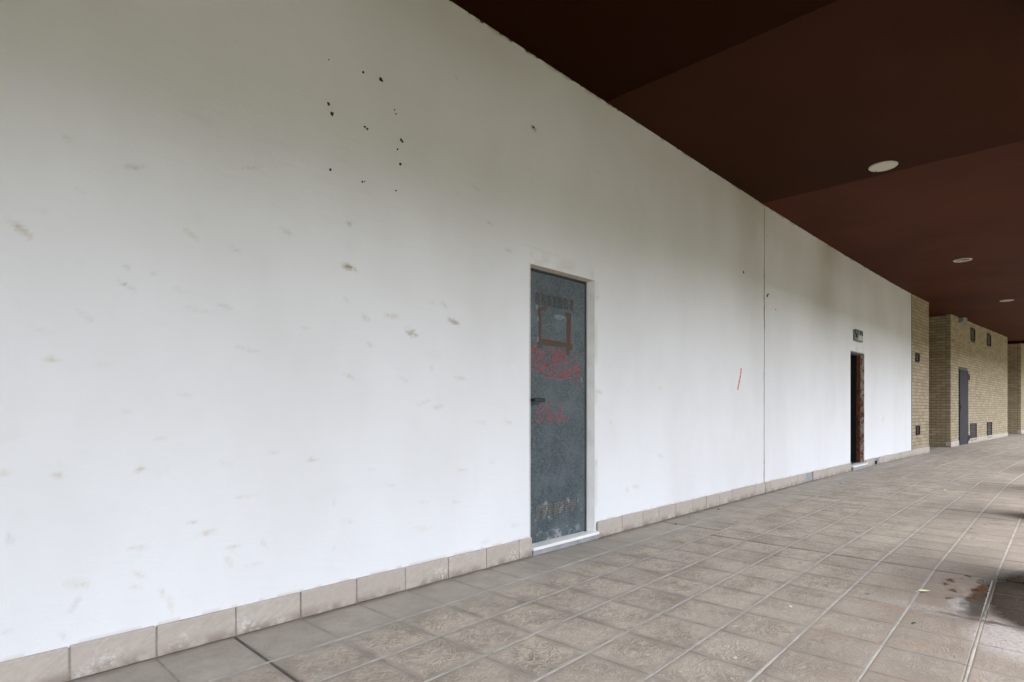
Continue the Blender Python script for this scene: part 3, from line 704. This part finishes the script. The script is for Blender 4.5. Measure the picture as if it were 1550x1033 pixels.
MB().box(.020, W1 + .018, -.024, LY + .1, .001, .036).build('sill_bed', 'cement', d1)
hd = MB().cyl((.045, LY - .010, 1.113), .024, .010, 'y', 20).cyl((.045, LY - .052, 1.113), .009, .045, 'y', 14).box(.036, .155, LY - .066, LY - .046, 1.099, 1.127, .005)
hd.build('handle', 'black_metal', leaf, smooth=False)
kx = .9972
def lp(p): return (p[0] * kx - D1[0], 1.05 + (p[1] - 1.05) * kx)
gf = MB()
rg = random.Random(9)
for s_ in TAG: ribbon(gf, [lp(p) for p in s_], .0098, LY)
for i in (0, 1, 3, 4, 6, 8):                       # the tag was gone over twice
    ox, oz = rg.uniform(.012, .03), rg.uniform(-.03, .02); ribbon(gf, [lp((p[0] + ox + rg.uniform(-.006, .006), p[1] + oz + rg.uniform(-.006, .006))) for p in TAG[i]], .007, LY - .0003)
gf.build('graffiti', 'graffiti', leaf)
tp = MB()
for s_, wd in TAPE: ribbon(tp, [lp(p) for p in s_], wd, LY, smooth=False, depth=.0006)
tp.build('tape_residue', 'tape', leaf)
for z0, z1, sk_ in ((1.82, 1.905, 0), (.243, .338, 1)):
    lv = MB(); vo = MB()
    for c in range(7):
        xc = (3.222 + .0675 * c) * kx - D1[0]
        for r in range(6):
            zc = z0 + (z1 - z0) * (r + .5) / 6
            lv.prism([(LY + .001, zc + .0055), (LY - .006, zc - .003), (LY - .006, zc - .0045), (LY + .001, zc + .0005)], 'x', xc - .022, xc + .022)
            vo.box(xc - .022, xc + .022, LY - .0008, LY + .002, zc - .0065, zc - .002)
    lv.build('vent_louvre', 'louvre_pressed', leaf, kind='stuff'); vo.build('vent_slot', 'frame_dark', leaf, kind='stuff')
rg = random.Random(3)
for cx, cz, r, sx_ in ((3.75, 1.289, .018, .7), (3.76, 1.27, .010, .8), (3.48, 1.752, .018, 4.2), (3.215, 1.80, .02, .9), (3.225, 1.715, .02, .5), (3.225, 1.56, .022, .6), (3.70, .105, .028, 1.2), (3.45, 1.13, .010, .5), (3.60, 1.19, .006, .5), (3.66, .42, .008, .4), (3.71, .36, .007, .5)):
    X_, Z_ = lp((cx, cz)); n = 13; v = [(X_, LY - .0012, Z_)]
    for i in range(n):
        a = 2 * math.pi * i / n; q = r * rg.uniform(.6, 1.2); v.append((X_ + q * sx_ * math.cos(a), LY - .0009, Z_ + q * math.sin(a)))
    MB().add(v, [(0, 1 + i, 1 + (i + 1) % n) for i in range(n)]).build('paint_scuff', 'scuff', leaf)

# ------------------------------------------------------------------ open dark doorway further along
sl_d = math.atan2(2.715 - 2.778, 13.8 - 10.66)
d2 = thing('open_doorway', (D2[0], float(wy(D2[0])), 0), sl_d, 'open dark doorway with a rusty peeling frame in the white wall', 'doorway')
W2 = D2[1] - D2[0]
def ft(nm, mt, *b, **k): return MB().box(*b, **k).build(nm, mt, d2)
ft('jamb_slab', 'rust', W2 - .014, W2, -.002, .075, .09, D2[2]); ft('jamb_slab', 'jamb', 0, .014, -.002, .075, .09, D2[2])
ft('lintel_slab', 'jamb', .014, W2 - .014, -.0015, .075, D2[2] - .014, D2[2])
ft('door_frame', 'rust2', W2 - .052, W2 - .0145, .055, .14, .09, D2[2] - .014); ft('door_frame', 'rust2', .0145, .05, .055, .14, .09, D2[2] - .014)
ft('door_frame', 'frame_dark', .05, W2 - .06, .055, .14, D2[2] - .05, D2[2] - .014)
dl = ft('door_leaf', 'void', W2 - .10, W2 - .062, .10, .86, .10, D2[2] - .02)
ft('sill', 'marble', .03, W2 + .06, -.05, .10, .055, .085, bev=.003); ft('sill_bed', 'cement', .04, W2 + .05, -.042, .10, .001, .055)
room = thing('dark_room', (D2[0], 3.2, 0), kind='structure')
rm = MB(); a0, a1, b0, b1, c0, c1 = -1.2, 3.0, -.115, 3.4, .0, 2.75
rm.add([(x, y, z) for x in (a0, a1) for y in (b0, b1) for z in (c0, c1)], [(0, 2, 6, 4), (1, 5, 7, 3), (2, 3, 7, 6), (0, 1, 3, 2), (4, 6, 7, 5)])
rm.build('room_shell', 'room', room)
rb = thing('rubble_heap', (11.35, 3.55, 0), 0, 'low grey rubble heap on the dark floor inside the open doorway', 'rubble')
rg = random.Random(11)
for i in range(7):
    s_ = rg.uniform(.09, .2); b = bmesh.new(); bmesh.ops.create_icosphere(b, subdivisions=1, radius=s_)
    for q in b.verts: q.co = (q.co.x * rg.uniform(.8, 1.2), q.co.y * rg.uniform(.8, 1.2), q.co.z * rg.uniform(.5, .8))
    me = bpy.data.meshes.new('rubble_lump'); b.to_mesh(me); b.free(); link('rubble_lump', me, 'rubble', rb, (rg.uniform(-.4, .3), rg.uniform(-.3, .35), s_ * .45))
# emergency light above it
es = thing('exit_light', (D2[0] + .165, float(wy(11.2)), 2.215), sl_d, 'small broken emergency exit light with dark edges above the open doorway', 'exit light')
MB().box(0, .40, -.035, .004, 0, .19, .004).build('housing', 'grey_dull', es)
MB().box(.125, .385, -.046, -.0352, .018, .108, .003).build('diffuser', 'white_plastic', es)
MB().box(-.004, .405, -.050, -.0352, .108, .126).build('edge_bar', 'black_metal', es); MB().box(.03, .125, -.050, -.0352, .055, .108).build('edge_bar', 'black_metal', es)
MB().box(-.004, .405, -.044, -.0352, .176, .194).build('edge_bar', 'black_metal', es); MB().box(-.004, .405, -.044, -.0352, -.004, .012).build('edge_bar', 'black_metal', es)
MB().box(.386, .405, -.044, -.0352, .126, .176).build('edge_bar', 'black_metal', es); MB().box(-.004, .012, -.044, -.0352, .126, .176).build('edge_bar', 'frame_dark', es)
MB().box(.12, .15, -.041, -.0352, .13, .176).build('clip', 'frame_dark', es); MB().box(.27, .31, -.043, -.0352, .14, .17).build('clip', 'frame_dark', es)
MB().box(.386, .392, -.046, -.0352, .012, .108).build('edge_bar', 'frame_dark', es)

# ------------------------------------------------------------------ buff brick walls
def course(W, H, openings, z0=.0, ph=.075, bl=.215, x0=0.0, shift=0, gap=.0025):
    out = []; k = 0; z = z0
    while z + ph * .5 < H:
        x = x0 - ((.1125 if (k + shift) % 2 else 0))
        za, zb = z + .0055, z + ph - .0055
        while x < W - .01:
            a, b = max(x + gap, x0), min(x + .225 - gap, W)
            segs = [(a, b)]
            for (oa, ob, oc, od) in openings:
                if zb > oc and za < od:
                    segs = [s for (p, q) in segs for s in ((p, min(q, oa - .004)), (max(p, ob + .004), q)) if s[1] - s[0] > .015]
            out += [(p, q, za, zb) for p, q in segs if q - p > .015]
            x += .225
        z += ph; k += 1
    return out
def brick_front(par, W, H, op, z0=.15, shift=0, d=.10):
    mb = MB()
    for (a, b, c, e) in course(W, H, op, z0, shift=shift):
        r = random.uniform(-.0015, .0015); mb.box(a, b, r, d, c, e, rnd=random.random())
    mb.build('brick', 'brick', par, kind='stuff')
def core(par, segs):
    mb = MB()
    for s in segs: mb.box(*s)
    mb.build('mortar_core', 'mortar_brick', par)
def skirt_local(par, W, step=.31, h=.15, gaps=(), x0=0.0):
    n = max(1, round((W - x0) / step)); p = (W - x0) / n
    for i in range(n):
        a = x0 + i * p; b = a + p
        if any(a < g1 - .02 and b > g0 + .02 for g0, g1 in gaps):
            for g0, g1 in gaps:
                if a < g0 < b: b = g0
                elif a < g1 < b: a = g1
                elif a >= g0 and b <= g1: a = b
        if b - a < .03: continue
        MB().box(a + .003, b - .003, -.014, .02, .002, h + random.uniform(-.003, .003), .0025).build('skirting_stone', 'skirt', par)
def grille(nm, par, loc, w_, h_, n, label, group):
    """loc in the wall's local frame"""
    L0, rz = FR[par.name]; c, s = math.cos(rz), math.sin(rz)
    g = thing(nm, (L0[0] + loc[0] * c - loc[1] * s, L0[1] + loc[0] * s + loc[1] * c, loc[2]), rz, label, 'vent grille', group)
    b = .022 if w_ > .4 else .016
    MB().box(0, w_, -.012, .03, 0, b).box(0, w_, -.012, .03, h_ - b, h_).box(0, b, -.012, .03, b, h_ - b).box(w_ - b, w_, -.012, .03, b, h_ - b).build('frame', 'louvre_dark', g)
    MB().box(b, w_ - b, .035, .05, b, h_ - b).build('back_plate', 'void', g)
    me = None; st = (h_ - 2 * b) / n
    for i in range(n):
        if me is None:
            mb = MB().prism([(-.008, 0), (-.006, -.003), (.030, st * .72), (.028, st * .78)], 'x', b, w_ - b); me = mb.mesh('slat'); me.materials.append(MAT['louvre_dark'])
        link('slat', me, None, g, (0, 0, b + st * (i + .1)))
    return g
# narrow strip at the end of the plaster
sl1 = math.atan2(2.585 - 2.662, 17.0 - 15.45)
bw1 = thing('brick_wall', (15.455, float(wy(15.455)) - .004, 0), sl1, 'narrow buff brick wall strip joining the end of the white plaster wall', 'wall')
WL1 = 1.55
V1 = [(.30, .62, 2.125, 2.305), (.34, .66, .46, .66)]
VG = 'dark vent grilles in the brick walls'
brick_front(bw1, WL1, 3.60, V1)
core(bw1, [(0.002, WL1 - .004, .006, .34, 0, 2.125), (0.002, .295, .006, .34, 2.125, 2.305), (.625, WL1 - .004, .006, .34, 2.125, 2.305), (0.002, WL1 - .004, .006, .34, 2.305, 3.60)] if False else [(0.002, WL1 - .004, .006, .34, 0, 3.60)])
skirt_local(bw1, WL1)
ed = MB().box(-.014, -.001, -.006, .03, .14, 3.59); ed.build('edge_joint', 'crack', bw1)
for (a, b, c, e), tx in zip(V1, ('small dark vent grille at head height in the narrow brick strip', 'small dark vent grille low in the narrow brick strip')):
    grille('vent_grille', bw1, (a, -.004, c), b - a, e - c, 4, tx, VG)
# second wall, turned a little, with the steel door
DO = (.99, 2.11, 2.165)
bw2 = thing('brick_wall', (A2[0], A2[1] + .012, 0), SL2, 'long buff brick wall with the grey steel door and four louvred vents', 'wall')
G2 = [(2.54, 3.42, .085, .60), (5.16, 6.02, .085, .60), (2.56, 3.20, 3.14, 3.50), (5.17, 5.83, 3.17, 3.54)]
brick_front(bw2, LEN2, 3.84, [(DO[0] - .02, DO[1] + .02, 0, DO[2] + .02)] + G2)
core(bw2, [(.006, DO[0] - .02, .007, .35, 0, 3.9), (DO[1] + .02, LEN2 - .006, .007, .35, 0, 3.9), (DO[0] - .02, DO[1] + .02, .007, .35, DO[2] + .02, 3.9), (.007, .35, .35, 1.75, 0, 3.9), (LEN2 - .35, LEN2 - .007, .35, 1.9, 0, 3.9)])
skirt_local(bw2, LEN2, gaps=[(DO[0] - .03, DO[1] + .03)])
me = MB().box(0, 1, 0, 1, 0, 1).mesh('brick'); me.materials.append(MAT['brick'])
for (a, b, c, e) in course(1.25, 3.62, [], .0, x0=.106, gap=.006):
    link('brick', me, None, bw2, (random.uniform(-.0015, .0015), a, c), 0, (.10, b - a, e - c))
MB().box(-.014, .004, -.014, .105, .002, .148, .0025).build('skirting_stone', 'skirt', bw2)
for (a, b, c, e), tx in zip(G2, ('large louvred vent low in the long brick wall beside the steel door', 'large louvred vent low in the long brick wall farther from the steel door', 'small louvred vent under the ceiling above the steel door side', 'small louvred vent under the ceiling farther from the steel door')):
    grille('vent_grille', bw2, (a, -.002, c), b - a, e - c, 9 if c < 1 else 8, tx, VG)
def at2(x, y, z):
    c, s = math.cos(SL2), math.sin(SL2); return (A2[0] + x * c - y * s, A2[1] + .012 + x * s + y * c, z)
sd = thing('steel_door', at2(DO[0], 0, 0), SL2, 'plain dark grey steel door with black hinges in the buff brick wall', 'door')
wd_ = DO[1] - DO[0]
sleaf = MB().box(.0, wd_, -.028, .02, .012, DO[2], .004).build('door_leaf', 'steel_grey', sd)
MB().box(-.018, 0, -.012, .09, 0, DO[2] + .018).box(wd_, wd_ + .018, -.010, .09, 0, DO[2] + .018).box(0, wd_, -.010, .09, DO[2] + .001, DO[2] + .018).build('door_frame', 'frame_dark', sd)
MB().box(.05, .085, -.040, -.028, .98, 1.20, .003).box(.055, .20, -.085, -.068, 1.10, 1.122, .003).cyl((.067, -.075, 1.111), .01, .04, 'y', 10).build('handle', 'black_metal', sleaf)
for z in (.10, 1.90): MB().cyl((wd_ + .02, -.035, z), .022, .17, 'z', 12).box(wd_ - .07, wd_ + .09, -.036, -.0285, z + .005, z + .165).build('hinge', 'black_metal', sleaf)
bx = thing('wall_lamp', at2(.93, -.10, 3.48), SL2, 'small grey box lamp on the brick wall right under the ceiling', 'lamp')
MB().prism([(0, .02), (.11, .0), (.11, .15), (-.02, .15)], 'x', 0, .50).build('housing', 'grey_dull', bx); MB().box(-.01, .51, -.03, .112, .15, .185).build('bracket', 'black_metal', bx)
sk = thing('torn_sticker', at2(.06, -.001, 2.78), SL2, 'torn red and grey sticker on the brick corner near the ceiling', 'sticker')
for z0, z1, mt, a, b in ((.20, .25, 'sticker_grey', .05, .26), (.10, .19, 'sticker_red', .03, .30), (.0, .085, 'sticker_grey', .05, .26)):
    MB().prism([(a, z0), (b - .03, z0 + .005), (b, z0 + .03), (b - .01, z1), (a + .03, z1 - .004), (a - .01, (z0 + z1) / 2)], 'y', -.004, .001).build('strip', mt, sk)
rs = MB(); rg = random.Random(5)
for i in range(9):
    x = rg.uniform(.2, 6.5); l = rg.uniform(.03, .10); q = rg.uniform(.03, .15)
    rs.prism([(x, 3.62 + .018 * x), (x + q, 3.62 + .018 * (x + q)), (x + q * .7, 3.62 + .018 * x - l), (x + q * .3, 3.62 + .018 * x - l * .6)], 'y', -.0035, .001)
rs.build('rust_stain', 'rust_streak', bw2)
# third wall and the backs of the recesses
bw3 = thing('brick_wall', (X3, wbase(X3) + .012, 0), SL2, 'farthest buff brick wall, a thin edge beyond the second recess', 'wall')
brick_front(bw3, 12, 4.1, []); core(bw3, [(.006, 12, .007, .35, 0, 4.1), (.007, .35, .35, 2.6, 0, 4.1)]); skirt_local(bw3, 6.0)
mb = MB()
for (a, b, c, e) in course(1.6, 4.0, [], .0, x0=.106, gap=.006): mb.box(random.uniform(-.0015, .0015), .1, a, b, c, e, rnd=random.random())
mb.build('brick', 'brick', bw3, kind='stuff'); MB().box(-.014, .004, -.014, .105, .002, .148, .0025).build('skirting_stone', 'skirt', bw3)
for (x0, y0, x1, rz_) in ((16.6, 4.15, 20.2, 0), (28.4, 3.9, 33.0, 0)):
    q = thing('recess_wall', (x0, y0, 0), rz_, kind='structure'); brick_front(q, x1 - x0, 3.95, [], 0); core(q, [(.0, x1 - x0, .007, .3, 0, 4.0)])
# return of the strip wall into the recess
q = thing('return_wall', (17.0, float(wy(17.0)) + .33, 0), 0, kind='structure'); MB().box(-.34, -.012, 0, 1.3, 0, 3.6).build('mortar_core', 'mortar_brick', q)

# ------------------------------------------------------------------ downlights
LG = 'round downlights in the brown ceiling'
def downlight(x, y, label, open_=False):
    z = float(lerp(ZC, x)); t = thing('downlight', (x, y, z), rad(20), label, 'ceiling light', LG); R = .132
    rim = MB(); prof = [(R, .0), (R, -.006), (R - .008, -.012), (R - .030, -.010), (R - .032, .0)]; S_ = 40; v = []; f = []
    for i in range(S_):
        a = 2 * math.pi * i / S_
        for r, h in prof: v.append((r * math.cos(a), r * math.sin(a), h))
    P_ = len(prof)
    for i in range(S_):
        for j in range(P_ - 1): f.append((i * P_ + j, ((i + 1) % S_) * P_ + j, ((i + 1) % S_) * P_ + j + 1, i * P_ + j + 1))
    rim.add(v, f); rim.build('rim', 'white_plastic', t, smooth=True)
    if not open_: MB().cyl((0, 0, -.010), R - .031, .008, 'z', 36, r2=R - .031).build('diffuser', 'white_plastic', t)
    else:
        MB().cyl((0, 0, -.0045), R - .033, .004, 'z', 36).build('reflector', 'frame_dark', t)
        MB().box(.01, .035, -.09, .09, -.009, -.0046).build('lamp_bar', 'grey_plastic', t); MB().cyl((.055, .02, -.012), .025, .007, 'z', 16).build('socket', 'white_plastic', t)
    return t
t = downlight(7.10, 1.48, 'white round ceiling light with a chipped rim, nearest and whole')
MB().prism([(.10, .045), (.137, .03), (.139, .068), (.118, .085)], 'z', -.014, -.001).build('broken_chip', 'void', t)
downlight(12.53, 1.44, 'open round ceiling light missing its cover, dark inside', True)
downlight(18.02, 1.24, 'far small round ceiling light near the second brick wall')

# ------------------------------------------------------------------ columns on the open side
for x, yf, lab in ((4.78, .17, 'square pale column beside the wet paving'), (7.62, .30, 'square pale column across from the joint in the plaster wall'), (10.2, .30, 'square pale column across from the open doorway'), (13.4, .22, 'square pale column past the open doorway'), (16.6, .1, 'square pale column across from the narrow brick strip')):
    c = thing('column', (x, yf - .25, 0), 0, lab, 'column', 'columns on the open side')
    MB().box(-.25, .25, -.15, .235, .0, 3.585, .012).build('shaft', 'column', c); MB().box(-.29, .29, -.18, .255, .0, .22, .008).build('plinth', 'column', c)

# ------------------------------------------------------------------ small litter
def leaf_mesh(L, Wd, curl=.12):
    n = 8; v = []; f = []
    for i in range(n + 1):
        t = i / n; w_ = Wd * math.sin(math.pi * t ** .8) * .5 + .0006; z = curl * L * (t - .5) ** 2 * 2 + .003
        v += [(t * L - L / 2, -w_, z + w_ * .35), (t * L - L / 2, 0, z), (t * L - L / 2, w_, z + w_ * .35)]
    for i in range(n):
        for j in range(2): f.append((3 * i + j, 3 * i + 3 + j, 3 * i + 4 + j, 3 * i + 1 + j))
    return MB().add(v, f)
fa = thing('fallen_leaf', (4.05, .64, .001), rad(-42), 'pale yellow green leaf lying on the paving near the puddle', 'leaf')
leaf_mesh(.070, .032).build('blade', 'leaf_yellow', fa); MB().box(-.052, -.034, -.0008, .0008, .004, .0055).build('stalk', 'leaf_yellow', fa)
def sprout(x, y, s, seed, label):
    t = thing('weed_sprout', (x, y, 0), 0, label, 'weed', 'green weeds in the paving joints'); r = random.Random(seed)
    for i in range(5):
        b = leaf_mesh(s * r.uniform(.7, 1.2), s * .45, .5); o = b.build('leaf', 'leaf_green', t, loc=(r.uniform(-s, s) * .4, r.uniform(-s, s) * .4, s * .1), rz=r.uniform(0, 6.3)); o.rotation_euler[1] = r.uniform(-.7, -.2)
sprout(4.81, 2.62, .024, 2, 'tiny green weed sprouting between tiles close to the blue door')
sprout(5.86, 2.70, .028, 4, 'tiny green weed at the foot of the skirting midway along the wall')
sprout(9.05, 2.40, .026, 6, 'tiny green weed by the missing skirting stone')
mo = thing('moss_tuft', (3.42, .585, 0), 0, 'small dark moss tuft in the pale grout line by the puddle', 'moss')
for i in range(4):
    b = bmesh.new(); bmesh.ops.create_icosphere(b, subdivisions=1, radius=.007)
    for q in b.verts: q.co = q.co * random.uniform(.7, 1.2); q.co.z *= .5
    me = bpy.data.meshes.new('clump'); b.to_mesh(me); b.free(); link('clump', me, 'moss', mo, (random.uniform(-.012, .012), random.uniform(-.005, .005), .001))
for x, y, s, lab in ((2.42, 1.04, .012, 'tiny white paper scrap on the paving towards the blue door'), (3.25, 1.10, .014, 'tiny crumpled white scrap between two grout lines'), (9.3, 1.25, .022, 'tiny white scrap on the paving past the plaster joint')):
    v = [(-s, -s * .6, .002), (0, -s * .8, .008), (s, -s * .3, .003), (s * .8, s * .6, .007), (0, s * .5, .002), (-s * .9, s * .7, .006)]
    o = MB().add(v, [(0, 1, 4, 5), (1, 2, 3, 4)]).build('paper_scrap', 'paper'); o.location = (x, y, .0); props(o, lab, 'scrap', 'white scraps on the paving')
